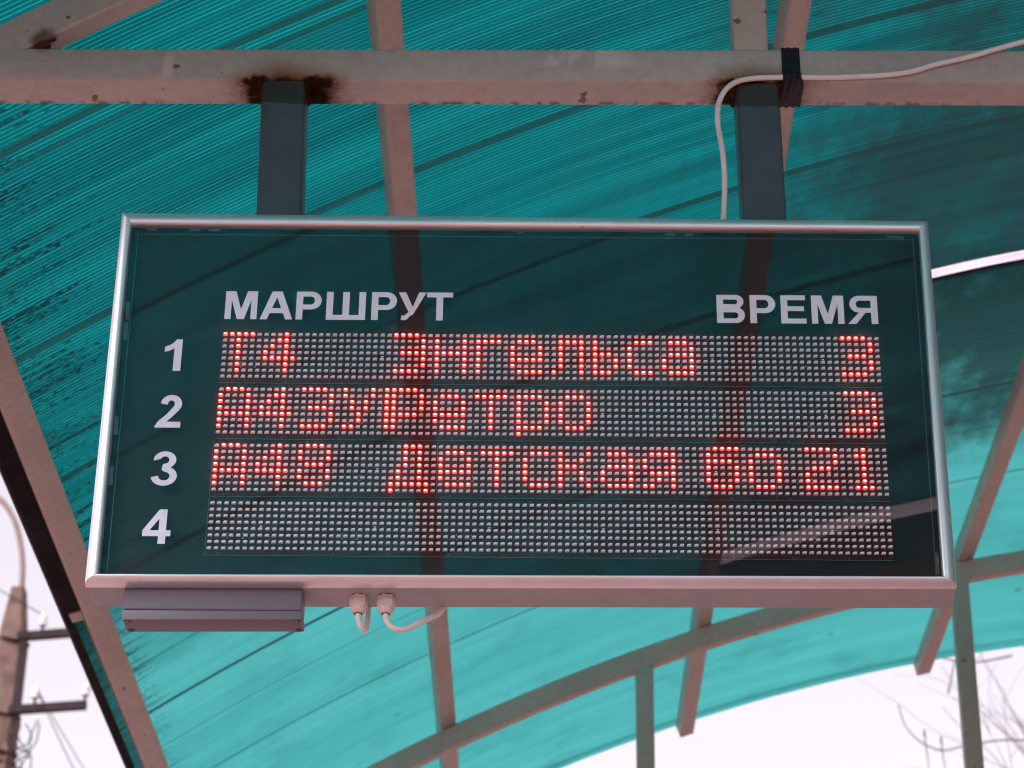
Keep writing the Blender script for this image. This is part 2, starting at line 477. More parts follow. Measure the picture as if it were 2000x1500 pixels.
def merge(bm, b2):
    me = bpy.data.meshes.new("tmp"); b2.to_mesh(me); b2.free()
    bm.from_mesh(me); bpy.data.meshes.remove(me)

def tube(bm, pts, r, n=10, mi=0, cap=True, r_end=None):
    pts = [Vector(p) for p in pts]
    rings = []
    prev = None
    for i, p in enumerate(pts):
        t = (pts[min(i + 1, len(pts) - 1)] - pts[max(i - 1, 0)]).normalized()
        if prev is None:
            a = Vector((0, 0, 1)) if abs(t.z) < 0.9 else Vector((1, 0, 0))
            u = t.cross(a).normalized()
        else:
            u = (prev - t * prev.dot(t)).normalized()
        prev = u
        v = t.cross(u)
        rr = r if r_end is None else r + (r_end - r) * i / (len(pts) - 1)
        rings.append([bm.verts.new(p + (u * math.cos(2 * math.pi * k / n) + v * math.sin(2 * math.pi * k / n)) * rr) for k in range(n)])
    for a, b in zip(rings, rings[1:]):
        for k in range(n):
            f = bm.faces.new((a[k], a[(k + 1) % n], b[(k + 1) % n], b[k])); f.material_index = mi
    if cap:
        bm.faces.new(rings[0][::-1]).material_index = mi
        bm.faces.new(rings[-1]).material_index = mi

def spline(pts, k=8):
    pts = [Vector(p) for p in pts]
    out = []
    for i in range(len(pts) - 1):
        p0 = pts[max(i - 1, 0)]; p1 = pts[i]; p2 = pts[i + 1]; p3 = pts[min(i + 2, len(pts) - 1)]
        for j in range(k):
            t = j / k
            out.append(0.5 * ((2 * p1) + (p2 - p0) * t + (2 * p0 - 5 * p1 + 4 * p2 - p3) * t * t + (3 * p1 - p0 - 3 * p2 + p3) * t ** 3))
    out.append(pts[-1])
    return out

def lathe(bm, c, prof, n=16, mi=0):
    rings = [[bm.verts.new((c[0] + r * math.cos(2 * math.pi * k / n + 0.26), c[1] + r * math.sin(2 * math.pi * k / n + 0.26), c[2] + z)) for k in range(n)] for r, z in prof]
    for a, b in zip(rings, rings[1:]):
        for k in range(n):
            bm.faces.new((a[k], a[(k + 1) % n], b[(k + 1) % n], b[k])).material_index = mi
    bm.faces.new(rings[0][::-1]).material_index = mi
    bm.faces.new(rings[-1]).material_index = mi

# ================================================================== THE SETTING
bm = bmesh.new()
v = [bm.verts.new(p) for p in ((-400, -400, 0), (400, -400, 0), (400, 400, 0), (-400, 400, 0))]
bm.faces.new(v)
g = obj('ground', bm, M['ground']); g["kind"] = "structure"

# ================================================================== THE SHELTER
CX, CZ = 2.69, -4.77           # axis of the barrel roof
RB, RT, RS = 6.483, 6.548, 6.599
def arc(r, deg, y):
    a = math.radians(deg)
    return (CX + r * math.sin(a), y, CZ + r * math.cos(a) + H)

shelter = thing('bus_shelter', 'arched bus shelter of pinkish steel tubes under translucent teal fluted sheets', 'bus shelter', (CX, 0, 0))

TIE0, TIE1 = 0.6153, 0.6788
def make_truss(yf, front):
    """the tied arch: bottom chord, bent top chord, web posts, two columns"""
    bm = bmesh.new()
    box(bm, -1.06, 6.44, yf, yf + 0.065, TIE0 - 0.0045, TIE1 - 0.0045, bev=0.005, dz=0.034 if front else 0.0)
    t = obj('truss', bm, M['chord' if front else 'steel'], shelter, None, 0.9)
    bm = bmesh.new()
    n = 120
    loops = []
    for i in range(n + 1):
        d = -35.15 + 70.3 * i / n
        c = 0.004
        prof = [(RB + c, yf + 0.001), (RB, yf + 0.001 + c), (RB, yf + 0.045 - c), (RB + c, yf + 0.045), (RT - c, yf + 0.045), (RT, yf + 0.045 - c), (RT, yf + 0.001 + c), (RT - c, yf + 0.001)]
        loops.append([bm.verts.new(arc(r, d, y)) for r, y in prof])
    for a, b in zip(loops, loops[1:]):
        for k in range(8):
            bm.faces.new((a[k], a[(k + 1) % 8], b[(k + 1) % 8], b[k]))
    bm.faces.new(loops[0][::-1]); bm.faces.new(loops[-1])
    obj('arch_chord', bm, M['chord' if front else 'steel'], t, None, 0.6)
    if front:
        for (pts, r) in (([(-0.792 - .012 * i / 9, .014 + .047 * abs(i - 1) / 9, .6815) for i in range(10)], .0042), ([(-0.815 + .034 * i / 9, .0145, .679 + .0125 * i / 9) for i in range(10)], .0026)):
            bm = bmesh.new()
            tube(bm, [(x + random.uniform(-.0015, .0015), y, z + H + random.uniform(-.0014, .0014)) for x, y, z in pts], r, 7)
            obj('weld_bead', bm, M['weld'], t, None, 3.2)
    for x in (0.312, 1.312, 2.312, 3.068, 4.068, 5.068):
        zt = CZ + math.sqrt(RB ** 2 - (x - CX) ** 2) + 0.015
        bm = bmesh.new()
        zb = TIE1 - 0.002 + (0.0045 * (x + 1.06) - 0.0045 if front else -0.0045)
        box(bm, x - 0.0275, x + 0.0275, yf + 0.0015, yf + 0.0465, zb, zt, bev=0.004)
        obj('web_post', bm, M['steel'], t, None, 0.9)
    for x in (-1.01, 6.39):
        bm = bmesh.new()
        box(bm, x - 0.04, x + 0.04, yf - 0.008, yf + 0.072, -H, TIE0 - 0.012 + (0.034 if front and x > 0 else 0), bev=0.005)
        obj('column', bm, M['steel'], t, None, 0.9)
make_truss(0.015, True)
make_truss(4.000, False)
make_truss(-3.985, False)

def purlin(deg, w, hgt=0.050):
    da = math.degrees(w / 2 / RT)
    bm = bmesh.new()
    pts = []
    for y in (-4.44, 4.972):
        for r, a in ((RT + .001, deg - da), (RT + .001, deg + da), (RT + hgt, deg + da), (RT + hgt, deg - da)):
            pts.append(arc(r, a, y))
    b2 = bmesh.new(); quadbox(b2, pts)
    bmesh.ops.bevel(b2, geom=[e for e in b2.edges if abs(e.verts[0].co.y - e.verts[1].co.y) > 1], offset=0.0035, segments=2, profile=0.5, affect='EDGES')
    merge(bm, b2)
    obj('purlin', bm, M['steel'], shelter, None, 0.9)
purlin(-34.67, 0.058)
for k in range(1, 10):
    purlin((-27.07, -19.53, -11.92, -4.35, 3.22, 10.79, 18.36, 25.93, 33.5)[k - 1], 0.050)

def roof_sheet(ya, yb, gap_a=0.0, gap_b=0.0):
    """curved fluted sheet, 8 mm thick; its edges stand back by gap_a / gap_b right of the second purlin"""
    bm = bmesh.new()
    uvl = bm.loops.layers.uv.new("UVMap")
    n = 176
    ny = max(2, int((yb - ya) / 0.5))
    grid = {}
    A0, A1 = -35.25, 35.25
    for i in range(n + 1):
        d = A0 + (A1 - A0) * i / n
        open_ = d > -19.35
        y0 = ya + (gap_a if open_ else 0.0); y1 = yb - (gap_b if open_ else 0.0)
        for j in range(ny + 1):
            y = y0 + (y1 - y0) * j / ny
            wav = 0.0012 * math.sin(d * 2.1 + ya) if j in (0, ny) else 0.0
            for k, r in enumerate((RS, RS + 0.008)):
                vv = bm.verts.new(arc(r, d, y + wav))
                grid[(i, j, k)] = (vv, math.radians(d) * RS, y + wav)
    def face(keys, mi):
        f = bm.faces.new([grid[q][0] for q in keys]); f.material_index = mi; f.smooth = True
        for lp, q in zip(f.loops, keys): lp[uvl].uv = (grid[q][1], grid[q][2])
    for i in range(n):
        for j in range(ny):
            face(((i, j, 0), (i, j + 1, 0), (i + 1, j + 1, 0), (i + 1, j, 0)), 0)
            face(((i, j, 1), (i + 1, j, 1), (i + 1, j + 1, 1), (i, j + 1, 1)), 1)
        face(((i, 0, 0), (i + 1, 0, 0), (i + 1, 0, 1), (i, 0, 1)), 2)
        face(((i, ny, 0), (i, ny, 1), (i + 1, ny, 1), (i + 1, ny, 0)), 2)
    for j in range(ny):
        face(((0, j, 0), (0, j, 1), (0, j + 1, 1), (0, j + 1, 0)), 2)
        face(((n, j, 0), (n, j + 1, 0), (n, j + 1, 1), (n, j, 1)), 2)
    me = bpy.data.meshes.new('roof_sheet')
    bm.to_mesh(me); bm.free()
    return link('roof_sheet', me, [M['sheet'], M['clear'], M['trim']], shelter)
roof_sheet(-4.455, -3.665, gap_b=0.057)
roof_sheet(-3.662, 2.205, gap_a=0.057, gap_b=0.026)
roof_sheet(2.208, 4.985, gap_a=0.030)

# frosted joint strips bridging the two open joints
M['frost'] = None
def frost():
    a = NT("frosted_joint_strip")
    p = a.pos()
    n = a.noise(a.vscale(p, (2.0, 60.0, 2.0)), 3.0, 3)
    t = a.n("ShaderNodeBsdfTranslucent"); a.put(t.inputs['Color'], a.mix(a.ss(n, 0.35, 0.65), (0.32, 0.255, 0.285), (0.46, 0.40, 0.43)))
    return a.surf(t.outputs[0])
M['frost'] = frost()
for (ya, yb) in ((-3.73, -3.592), (2.168, 2.252)):
    bm = bmesh.new()
    lp = []
    for i in range(121):
        d = -19.55 + (35.2 + 19.55) * i / 120
        lp.append([bm.verts.new(arc(r, d, y)) for r, y in ((RS + .0085, ya), (RS + .0085, yb), (RS + .0095, yb), (RS + .0095, ya))])
    for a_, b_ in zip(lp, lp[1:]):
        for k in range(4): bm.faces.new((a_[k], a_[(k + 1) % 4], b_[(k + 1) % 4], b_[k]))
    bm.faces.new(lp[0][::-1]); bm.faces.new(lp[-1])
    o = obj('joint_strip', bm, [M['clear'], M['frost']], shelter, None, 0.6)
    for f in o.data.polygons:
        if f.normal.z < -0.5: f.material_index = 1

# dark closing profile under the left eaves and the bracket at its end
bm = bmesh.new()
b2 = bmesh.new()
quadbox(b2, [arc(r, a, y) for y in (-4.44, 2.10) for r, a in ((RT + .024, -34.935), (RT + .046, -34.935), (RT + .046, -35.24), (RT + .032, -35.24))])
merge(bm, b2)
obj('edge_profile', bm, M['trim'], shelter)
bm = bmesh.new()
quadbox(bm, [arc(r, a, y) for y in (2.10, 4.975) for r, a in ((RT + .034, -35.12), (RT + .052, -35.12), (RT + .0615, -35.29), (RT + .040, -35.29))])
obj('edge_profile', bm, M['trim'], shelter)
bm = bmesh.new()
quadbox(bm, [arc(r, a, y) for y in (-4.44, 2.10) for r, a in ((RT + .034, -35.235), (RT + .050, -35.235), (RT + .0615, -35.29), (RT + .040, -35.29))])
obj('edge_lip', bm, M['trim'], shelter)
bm = bmesh.new()
quadbox(bm, [arc(r, a, y) for y in (2.103, 2.150) for r, a in ((RT + .020, -34.935), (RT + .047, -34.935), (RT + .047, -35.17), (RT + .028, -35.17))])
obj('eaves_bracket', bm, M['steel'], shelter)

# ================================================================== THE DISPLAY BOARD
board = thing('display_board', 'dark LED departure board with red Cyrillic text in silver frame', 'departure board', (-0.04, 0.04, H - 0.25))

bm = bmesh.new()
quadbox(bm, [(-0.642, 0.0075, -0.2515 + H), (0.562, 0.0075, -0.2432 + H), (0.5665, 0.0745, -0.2432 + H), (-0.6455, 0.0745, -0.2515 + H),
             (-0.644, 0.0075, 0.3540 + H), (0.562, 0.0075, 0.3488 + H), (0.562, 0.0745, 0.3488 + H), (-0.644, 0.0745, 0.3540 + H)])
for hx in (-0.0145, 0.375):     # drilled screw holes in the underside
    lathe(bm, (hx, 0.036 if hx < 0 else 0.032, H - 0.2492 + (hx + .64) * 0.0069), [(0.0022, 0.0), (0.0022, 0.004)], 8, 1)
obj('housing', bm, [M['case'], M['dark']], board)

bm = bmesh.new()
box(bm, -0.636, 0.556, 0.0042, 0.0073, -0.243, 0.345)
obj('back_panel', bm, M['black'], board)

OUT = [(-0.6445, 0.3550), (0.5626, 0.3496), (0.5627, -0.2439), (-0.6425, -0.2524)]
INN = [(-0.6278, 0.3322), (0.5475, 0.3294), (0.5427, -0.2345), (-0.6235, -0.2410)]
PROF = [(0.0, 0.0072), (0.0, -0.0025), (0.03, -0.0058), (0.09, -0.0088), (0.18, -0.0114), (0.29, -0.0135), (0.42, -0.0152), (0.56, -0.0163), (0.70, -0.0168), (0.83, -0.0166), (0.93, -0.0156), (1.0, -0.0138), (1.0, 0.0)]
for k in range(4):
    bm = bmesh.new()
    a, b, c, d = OUT[k], OUT[(k + 1) % 4], INN[k], INN[(k + 1) % 4]
    L = Vector((b[0] - a[0], b[1] - a[1])).length
    ra, rb = [], []
    for t, y in PROF:
        pa = (a[0] + (c[0] - a[0]) * t, y, a[1] + (c[1] - a[1]) * t + H)
        pb = (b[0] + (d[0] - b[0]) * t, y, b[1] + (d[1] - b[1]) * t + H)
        e = 0.00025 / L                      # hairline mitre joints
        ra.append(bm.verts.new([pa[i] + (pb[i] - pa[i]) * e for i in range(3)]))
        rb.append(bm.verts.new([pb[i] + (pa[i] - pb[i]) * e for i in range(3)]))
    for i in range(len(PROF)):
        j = (i + 1) % len(PROF)
        bm.faces.new((ra[i], ra[j], rb[j], rb[i]))
    bm.faces.new(ra); bm.faces.new(rb[::-1])
    obj('frame_bar', bm, M['alu'], board, None, 0.75)

bm = bmesh.new()
quadbox(bm, [(-0.6300, -0.0098, -0.2440 + H), (0.5480, -0.0098, -0.2380 + H), (0.5480, -0.0068, -0.2380 + H), (-0.6300, -0.0068, -0.2440 + H),
             (-0.6320, -0.0098, 0.3370 + H), (0.5500, -0.0098, 0.3335 + H), (0.5500, -0.0068, 0.3335 + H), (-0.6320, -0.0068, 0.3370 + H)])
obj('glass_panel', bm, M['glass'], board)

# strips of sealing tape behind the glass edge
bm = bmesh.new()
def strip(p, q, w):
    p = Vector((p[0], -0.0062, p[1] + H)); q = Vector((q[0], -0.0062, q[1] + H))
    t = (q - p).normalized(); nn = Vector((-t.z, 0, t.x)) * w / 2
    quadbox(bm, [p - nn, q - nn, q - nn + Vector((0, .0003, 0)), p - nn + Vector((0, .0003, 0)), p + nn, q + nn, q + nn + Vector((0, .0003, 0)), p + nn + Vector((0, .0003, 0))])
strip((-0.622, 0.3178), (0.541, 0.3165), 0.0012)
strip((-0.617, 0.325), (-0.6130, -0.235), 0.0010)
strip((0.5385, 0.318), (0.5345, -0.229), 0.0012)
for (a, b) in (((-0.605, 0.3265), (-0.590, 0.3262)), ((-0.54, 0.3262), (-0.525, 0.326)), ((-0.512, 0.3262), (-0.495, 0.326)), ((-0.05, 0.3255), (-0.04, 0.3255)), ((0.17, 0.3235), (0.185, 0.3235)), ((0.20, 0.323), (0.212, 0.323)), ((0.50, 0.3215), (0.525, 0.3205))):
    strip(a, b, 0.0045)
for z in (0.20, 0.165, 0.01, -0.07):
    strip((-0.6215, z), (-0.6205, z - 0.03), 0.006)
strip((0.5375, -0.195), (0.5370, -0.228), 0.005)
obj('sealing_tape', bm, M['tape_clear'], board)

# ---- LED panels ---------------------------------------------------------------------------
GAP = 2.1294
def ledx(c): return (c - 47.5) * 0.01
def ledz(l, r): return -(r + l * (7 + GAP) - 15) * 0.01 + H
def span(row, a, b): return [(c, row) for c in range(a, b + 1)]
def vert(col, a, b): return [(col, r) for r in range(a, b + 1)]
GLY = {
 '4': lambda o: vert(o + 3, 0, 6) + [(o + 2, 1), (o + 1, 2), (o, 3)] + span(4, o, o + 4),
 '3': lambda o: span(0, o, o + 3) + vert(o + 4, 1, 2) + span(3, o + 1, o + 3) + vert(o + 4, 4, 5) + span(6, o, o + 3),
 'A': lambda o: span(0, o + 1, o + 3) + vert(o, 1, 6) + vert(o + 4, 1, 6) + span(4, o, o + 4),
 '8': lambda o: span(0, o + 1, o + 3) + vert(o, 1, 2) + vert(o + 4, 1, 2) + span(3, o + 1, o + 3) + vert(o, 4, 5) + vert(o + 4, 4, 5) + span(6, o + 1, o + 3),
 'E': lambda o: span(0, o, o + 3) + vert(o + 4, 1, 5) + span(3, o + 1, o + 4) + span(6, o, o + 3),
 'n': lambda o: vert(o, 1, 6) + vert(o + 4, 1, 6) + span(3, o, o + 4),
 'g': lambda o: vert(o, 1, 6) + span(1, o, o + 3),
 'e': lambda o: span(1, o + 1, o + 3) + vert(o, 2, 5) + vert(o + 4, 2, 4) + span(4, o, o + 4) + span(6, o + 1, o + 4),
 'l': lambda o: [(o, 6)] + vert(o + 1, 1, 5) + span(1, o + 1, o + 4) + vert(o + 4, 1, 6),
 'soft': lambda o: vert(o, 1, 6) + span(3, o + 1, o + 2) + vert(o + 3, 4, 5) + span(6, o + 1, o + 2),
 'c': lambda o: span(1, o + 1, o + 3) + vert(o, 2, 5) + span(6, o + 1, o + 3),
 'a': lambda o: span(1, o + 1, o + 3) + vert(o + 4, 2, 6) + span(3, o + 1, o + 3) + vert(o, 4, 5) + span(6, o + 1, o + 4),
 'U': lambda o: vert(o, 0, 1) + vert(o + 1, 2, 3) + vert(o + 2, 4, 5) + vert(o + 3, 2, 3) + vert(o + 4, 0, 1) + span(6, o, o + 1),
 'R': lambda o: vert(o, 0, 6) + span(0, o, o + 3) + vert(o + 4, 1, 3) + span(4, o + 1, o + 3),
 't': lambda o: span(1, o, o + 4) + vert(o + 2, 2, 6),
 'r': lambda o: vert(o, 1, 7) + span(1, o, o + 3) + vert(o + 4, 2, 5) + span(6, o, o + 3),
 'o': lambda o: span(1, o + 1, o + 3) + vert(o, 2, 5) + vert(o + 4, 2, 5) + span(6, o + 1, o + 3),
 'D': lambda o: span(0, o + 2, o + 4) + vert(o + 2, 1, 3) + vert(o + 4, 1, 6) + vert(o + 1, 4, 5) + span(6, o, o + 5) + [(o, 7), (o + 5, 7)],
 'k': lambda o: vert(o, 1, 6) + span(3, o + 1, o + 2) + [(o + 3, 2), (o + 4, 1)] + vert(o + 3, 4, 5) + [(o + 4, 6)],
 'ya': lambda o: span(1, o + 1, o + 4) + vert(o + 4, 1, 6) + vert(o, 2, 3) + span(4, o + 1, o + 4) + [(o + 2, 5)] + span(6, o, o + 1),
 'b': lambda o: span(0, o + 1, o + 4) + vert(o, 1, 5) + span(2, o + 1, o + 3) + vert(o + 4, 3, 5) + span(6, o + 1, o + 3),
 '2': lambda o: span(0, o, o + 3) + vert(o + 4, 1, 2) + span(3, o + 1, o + 3) + vert(o, 4, 5) + span(6, o, o + 4),
 '1': lambda o: vert(o + 1, 0, 6) + [(o, 1)] + span(6, o, o + 2),
}
LET = {'E': 'Э', 'n': 'н', 'g': 'г', 'e': 'е', 'l': 'л', 'soft': 'ь', 'c': 'с', 'a': 'а', 'U': 'У', 'R': 'Р', 't': 'т', 'r': 'р', 'o': 'о', 'D': 'Д', 'k': 'к', 'ya': 'я', 'b': 'б', 'A': 'А', 'T': 'Т'}
GLY['T'] = lambda o: vert(o + 2, 0, 6) + span(0, o, o + 4)
GLY['bar'] = lambda o: vert(o, 0, 6)
def word(*pairs): return list(pairs)
ROWS = [
 word(('T', 0), ('4', 6), ('E', 25), ('n', 31), ('g', 37), ('e', 42), ('l', 48), ('soft', 54), ('c', 59), ('a', 64), ('3', 90)),
 word(('A', 0), ('4', 6), ('3', 12), ('U', 18), ('bar', 24), ('R', 25), ('e', 31), ('t', 37), ('r', 43), ('o', 49), ('3', 90)),
 word(('A', 0), ('4', 6), ('8', 12), ('D', 25), ('e', 32), ('t', 38), ('c', 44), ('k', 49), ('a', 55), ('ya', 61), ('b', 70), ('o', 76), ('2', 84), ('1', 91)),
 []]
CHIP = [(-0.0034, -0.0017), (0.0029, -0.0017), (0.0029, 0.0016), (-0.0012, 0.0016), (-0.0028, 0.0004)]
def chip(bm, x, z, mi):
    j = random.uniform(-.00012, .00012)
    yb, yf = 0.0016, -0.0022
    bk = [bm.verts.new((x + a + j, yb, z + b)) for a, b in CHIP]
    m = [bm.verts.new((x + a + j, yf + 0.0008, z + b)) for a, b in CHIP]
    fr = [bm.verts.new((x + a * 0.86 + j, yf, z + b * 0.86)) for a, b in CHIP]
    n = len(CHIP)
    for i in range(n):
        k = (i + 1) % n
        bm.faces.new((bk[i], bk[k], m[k], m[i])).material_index = mi
        bm.faces.new((m[i], m[k], fr[k], fr[i])).material_index = mi
    bm.faces.new(fr).material_index = mi
def lamp(bm, x, z):
    """red lens with the hotter die glowing in its middle"""
    rings = []
    for (sc, y) in ((1.0, 0.0015), (1.0, -0.0012), (0.95, -0.0021), (0.72, -0.0028), (0.40, -0.0030)):
        rings.append([bm.verts.new((x + 0.0031 * sc * math.copysign(abs(math.cos(t)) ** 0.6, math.cos(t)), y, z + 0.0021 * sc * math.copysign(abs(math.sin(t)) ** 0.6, math.sin(t)))) for t in [2 * math.pi * (k + .5) / 12 for k in range(12)]])
    for q, (a, b) in enumerate(zip(rings, rings[1:])):
        for k in range(12):
            bm.faces.new((a[k], a[(k + 1) % 12], b[(k + 1) % 12], b[k])).material_index = 1 if q >= 3 else 0
    bm.faces.new(rings[-1]).material_index = 1

ROWL = ["top LED row reading Т4 Энгельса 3", "second LED row reading А43У Ретро 3", "third LED row reading А48 Детская бо 21", "unlit bottom LED row"]
for l in range(4):
    bm = bmesh.new()
    z1 = ledz(l, 0) - H + 0.0078; z0 = ledz(l, 7) - H - 0.0105
    for mdl in range(6):
        xa = ledx(mdl * 16) - 0.0048; xb = ledx(mdl * 16 + 15) + 0.0050
        box(bm, xa, xb, 0.0016, 0.0040, z0, z1, 0)
        # through-holes, pads and small soldered parts of each module
        for rr in (4.66, 5.34):
            for cc in (5.5,):
                x = ledx(mdl * 16 + cc - 0.9); z = ledz(l, rr)
                ro, ri = 0.0013, 0.0008
                vo_ = [bm.verts.new((x + ro * math.cos(t), 0.00145, z + ro * math.sin(t))) for t in [2 * math.pi * k / 10 for k in range(10)]]
                vi_ = [bm.verts.new((x + ri * math.cos(t), 0.00145, z + ri * math.sin(t))) for t in [2 * math.pi * k / 10 for k in range(10)]]
                for k in range(10):
                    bm.faces.new((vo_[k], vo_[(k + 1) % 10], vi_[(k + 1) % 10], vi_[k])).material_index = 2
            x = ledx(mdl * 16 + 2.5); z = ledz(l, rr) - H
            box(bm, x - .0006, x + .0007, 0.0006, 0.0015, z - .0006, z + .0005, 2)
        x = ledx(mdl * 16 + 7.1); z = ledz(l, 3.53) - H
        box(bm, x - .0022, x + .0012, 0.0004, 0.0015, z - .0006, z + .0006, 1)
        x = ledx(mdl * 16 + 8.25)
        box(bm, x - .0012, x + .0012, 0.0008, 0.0015, z - .0005, z + .0005, 3)
        for cc, dz in ((1.4, -0.0075), (9.2, -0.008), (12.8, 0.0062)):
            x = ledx(mdl * 16 + cc); z = (ledz(l, 7) - H + dz) if dz < 0 else (ledz(l, 0) - H + dz)
            box(bm, x - .0009, x + .0009, 0.0007, 0.0015, z - .0008, z + .0008, 3)
    for (cc, ln) in ((16, 0), (64, 0), (80, 1), (80, 2), (0, 2), (0, 3), (48, 3), (32, 2)):
        if ln == l:
            x = ledx(cc) - 0.0049 if cc else ledx(0) - 0.0054
            box(bm, x - .0003, x + .0003, 0.0008, 0.0030, z0, z1 - .0004, 3)
    box(bm, ledx(0) - .0048, ledx(95) + .005, 0.0010, 0.0018, z0 - 0.0002, z0 + 0.0004, 3)
    lit = set()
    for gl, o_ in ROWS[l]: lit |= set(GLY[gl](o_))
    for r in range(8):
        for c in range(96):
            if (c, r) not in lit:
                chip(bm, ledx(c), ledz(l, r), 1)
    panel = obj('led_panel', bm, [M['pcb'], M['chip'], M['pad'], M['seam']], board, ROWL[l])
    for gl, o_ in ROWS[l]:
        bm = bmesh.new()
        for (c, r) in sorted(set(GLY[gl](o_))): lamp(bm, ledx(c), ledz(l, r))
        LM = [M['lit'], M['core']]
        if gl == 'bar': obj('glowing_bar', bm, LM, panel, 'glowing red upright bar')
        elif gl in LET: obj('glowing_letter', bm, LM, panel, 'glowing red letter ' + LET[gl])
        else: obj('glowing_figure', bm, LM, panel, 'glowing red figure ' + gl)

# ---- vinyl lettering ------------------------------------------------------------------------
def flat(name, polys, label):
    cu = bpy.data.curves.new(name, 'CURVE'); cu.dimensions = '2D'; cu.fill_mode = 'BOTH'; cu.extrude = 0.00012
    for pl in polys:
        sp = cu.splines.new('POLY'); sp.points.add(len(pl) - 1)
        for q, p in zip(sp.points, pl): q.co = (p[0], p[1], 0, 1)
        sp.use_cyclic_u = True
    co = bpy.data.objects.new(name, cu); COL.objects.link(co)
    dg = bpy.context.evaluated_depsgraph_get()
    me = bpy.data.meshes.new_from_object(co.evaluated_get(dg))
    bpy.data.objects.remove(co); bpy.data.curves.remove(cu)
    me.name = name
    for vv in me.vertices:
        x, z, e = vv.co
        vv.co = (x, -0.0060 + e, z + H)
    me.materials.clear()
    return link(name, me, M['film'], board, label)
def arcp(cx, cy, rx, ry, a0, a1, n=14):
    return [(cx + rx * math.cos(math.radians(a0 + (a1 - a0) * i / n)), cy + ry * math.sin(math.radians(a0 + (a1 - a0) * i / n))) for i in range(n + 1)]
def stroke(path, th):
    path = [Vector((p[0], p[1], 0)) for p in path]
    L, R = [], []
    for i, p in enumerate(path):
        t = (path[min(i + 1, len(path) - 1)] - path[max(i - 1, 0)]).normalized()
        nn = Vector((-t.y, t.x, 0)); w = th[i] if isinstance(th, list) else th
        L.append((p.x + nn.x * w / 2, p.y + nn.y * w / 2)); R.append((p.x - nn.x * w / 2, p.y - nn.y * w / 2))
    return L + R[::-1]
SW, SH_ = 0.0098, 0.0082
def L_M(x0, x1, b, t):
    w = x1 - x0; s = SW; c = (x0 + x1) / 2
    return [[(x0, b), (x0, t), (x0 + 0.0150, t), (c, b + 0.0165), (x1 - 0.0150, t), (x1, t), (x1, b), (x1 - s * .93, b), (x1 - s * .93, t - 0.0145), (c + 0.0052, b), (c - 0.0052, b), (x0 + s * .93, t - 0.0145), (x0 + s * .93, b)]]
def L_A(x0, x1, b, t):
    c = (x0 + x1) / 2
    return [[(x0, b), (c - 0.0074, t), (c + 0.0074, t), (x1, b), (x1 - 0.0103, b), (x1 - 0.0141, b + 0.0105), (x0 + 0.0141, b + 0.0105), (x0 + 0.0103, b)],
            [(x0 + 0.0172, b + 0.0190), (x1 - 0.0172, b + 0.0190), (c, t - 0.0098)]]
def L_P(x0, x1, b, t):
    yb = b + 0.0172; ry = (t - yb) / 2; cy = (t + yb) / 2; cx = x1 - 0.0150
    return [[(x0, b), (x0, t)] + arcp(cx, cy, 0.0150, ry, 90, -90) + [(x0 + SW, yb), (x0 + SW, b)],
            [(x0 + SW, t - SH_)] + arcp(cx - 0.001, cy, 0.0060, ry - SH_, 90, -90) + [(x0 + SW, yb + SH_)]]
def L_SH(x0, x1, b, t):
    c = (x0 + x1) / 2; s = SW
    return [[(x0, b), (x0, t), (x0 + s, t), (x0 + s, b + SH_), (c - s / 2, b + SH_), (c - s / 2, t), (c + s / 2, t), (c + s / 2, b + SH_), (x1 - s, b + SH_), (x1 - s, t), (x1, t), (x1, b)]]
def L_U(x0, x1, b, t):
    hook = arcp(x0 + 0.0088, b + 0.0125, 0.0090, 0.0125, -25, -98, 8)
    inner = arcp(x0 + 0.0086, b + 0.0122, 0.0030, 0.0046, -98, -25, 8)
    return [[(x0, t), (x0 + 0.0108, t), (x0 + 0.0212, b + 0.0222), (x1 - 0.0108, t), (x1, t), (x0 + 0.0215, b + 0.0090)] + hook + [(x0 + 0.0042, b + 0.0004), (x0 + 0.0050, b + 0.0080)] + inner + [(x0 + 0.0155, b + 0.0135)]]
def L_T(x0, x1, b, t):
    c = (x0 + x1) / 2
    return [[(x0, t), (x1, t), (x1, t - SH_), (c + SW / 2, t - SH_), (c + SW / 2, b), (c - SW / 2, b), (c - SW / 2, t - SH_), (x0, t - SH_)]]
def L_E(x0, x1, b, t):
    m = (b + t) / 2 + 0.0012
    return [[(x0, b), (x0, t), (x1 - .0008, t), (x1 - .0008, t - SH_), (x0 + SW, t - SH_), (x0 + SW, m + SH_ / 2), (x1 - 0.0028, m + SH_ / 2), (x1 - 0.0028, m - SH_ / 2), (x0 + SW, m - SH_ / 2), (x0 + SW, b + SH_), (x1, b + SH_), (x1, b)]]
def L_V(x0, x1, b, t):
    m = b + 0.0262
    r1 = (t - m) / 2 + 0.0006; r2 = (m - b) / 2 + .0004
    out = [(x0, b), (x0, t)] + arcp(x1 - 0.0132, t - r1, 0.0118, r1, 90, -62) + arcp(x1 - 0.0132, b + r2, 0.0132, r2, 62, -90)
    return [out, [(x0 + SW, t - 0.0078)] + arcp(x1 - 0.0145, t - 0.0078 - 0.0040, 0.0042, 0.0040, 90, -90) + [(x0 + SW, t - 0.0158)],
            [(x0 + SW, b + 0.0182)] + arcp(x1 - 0.0145, b + 0.0130, 0.0050, 0.0052, 90, -90) + [(x0 + SW, b + 0.0078)]]
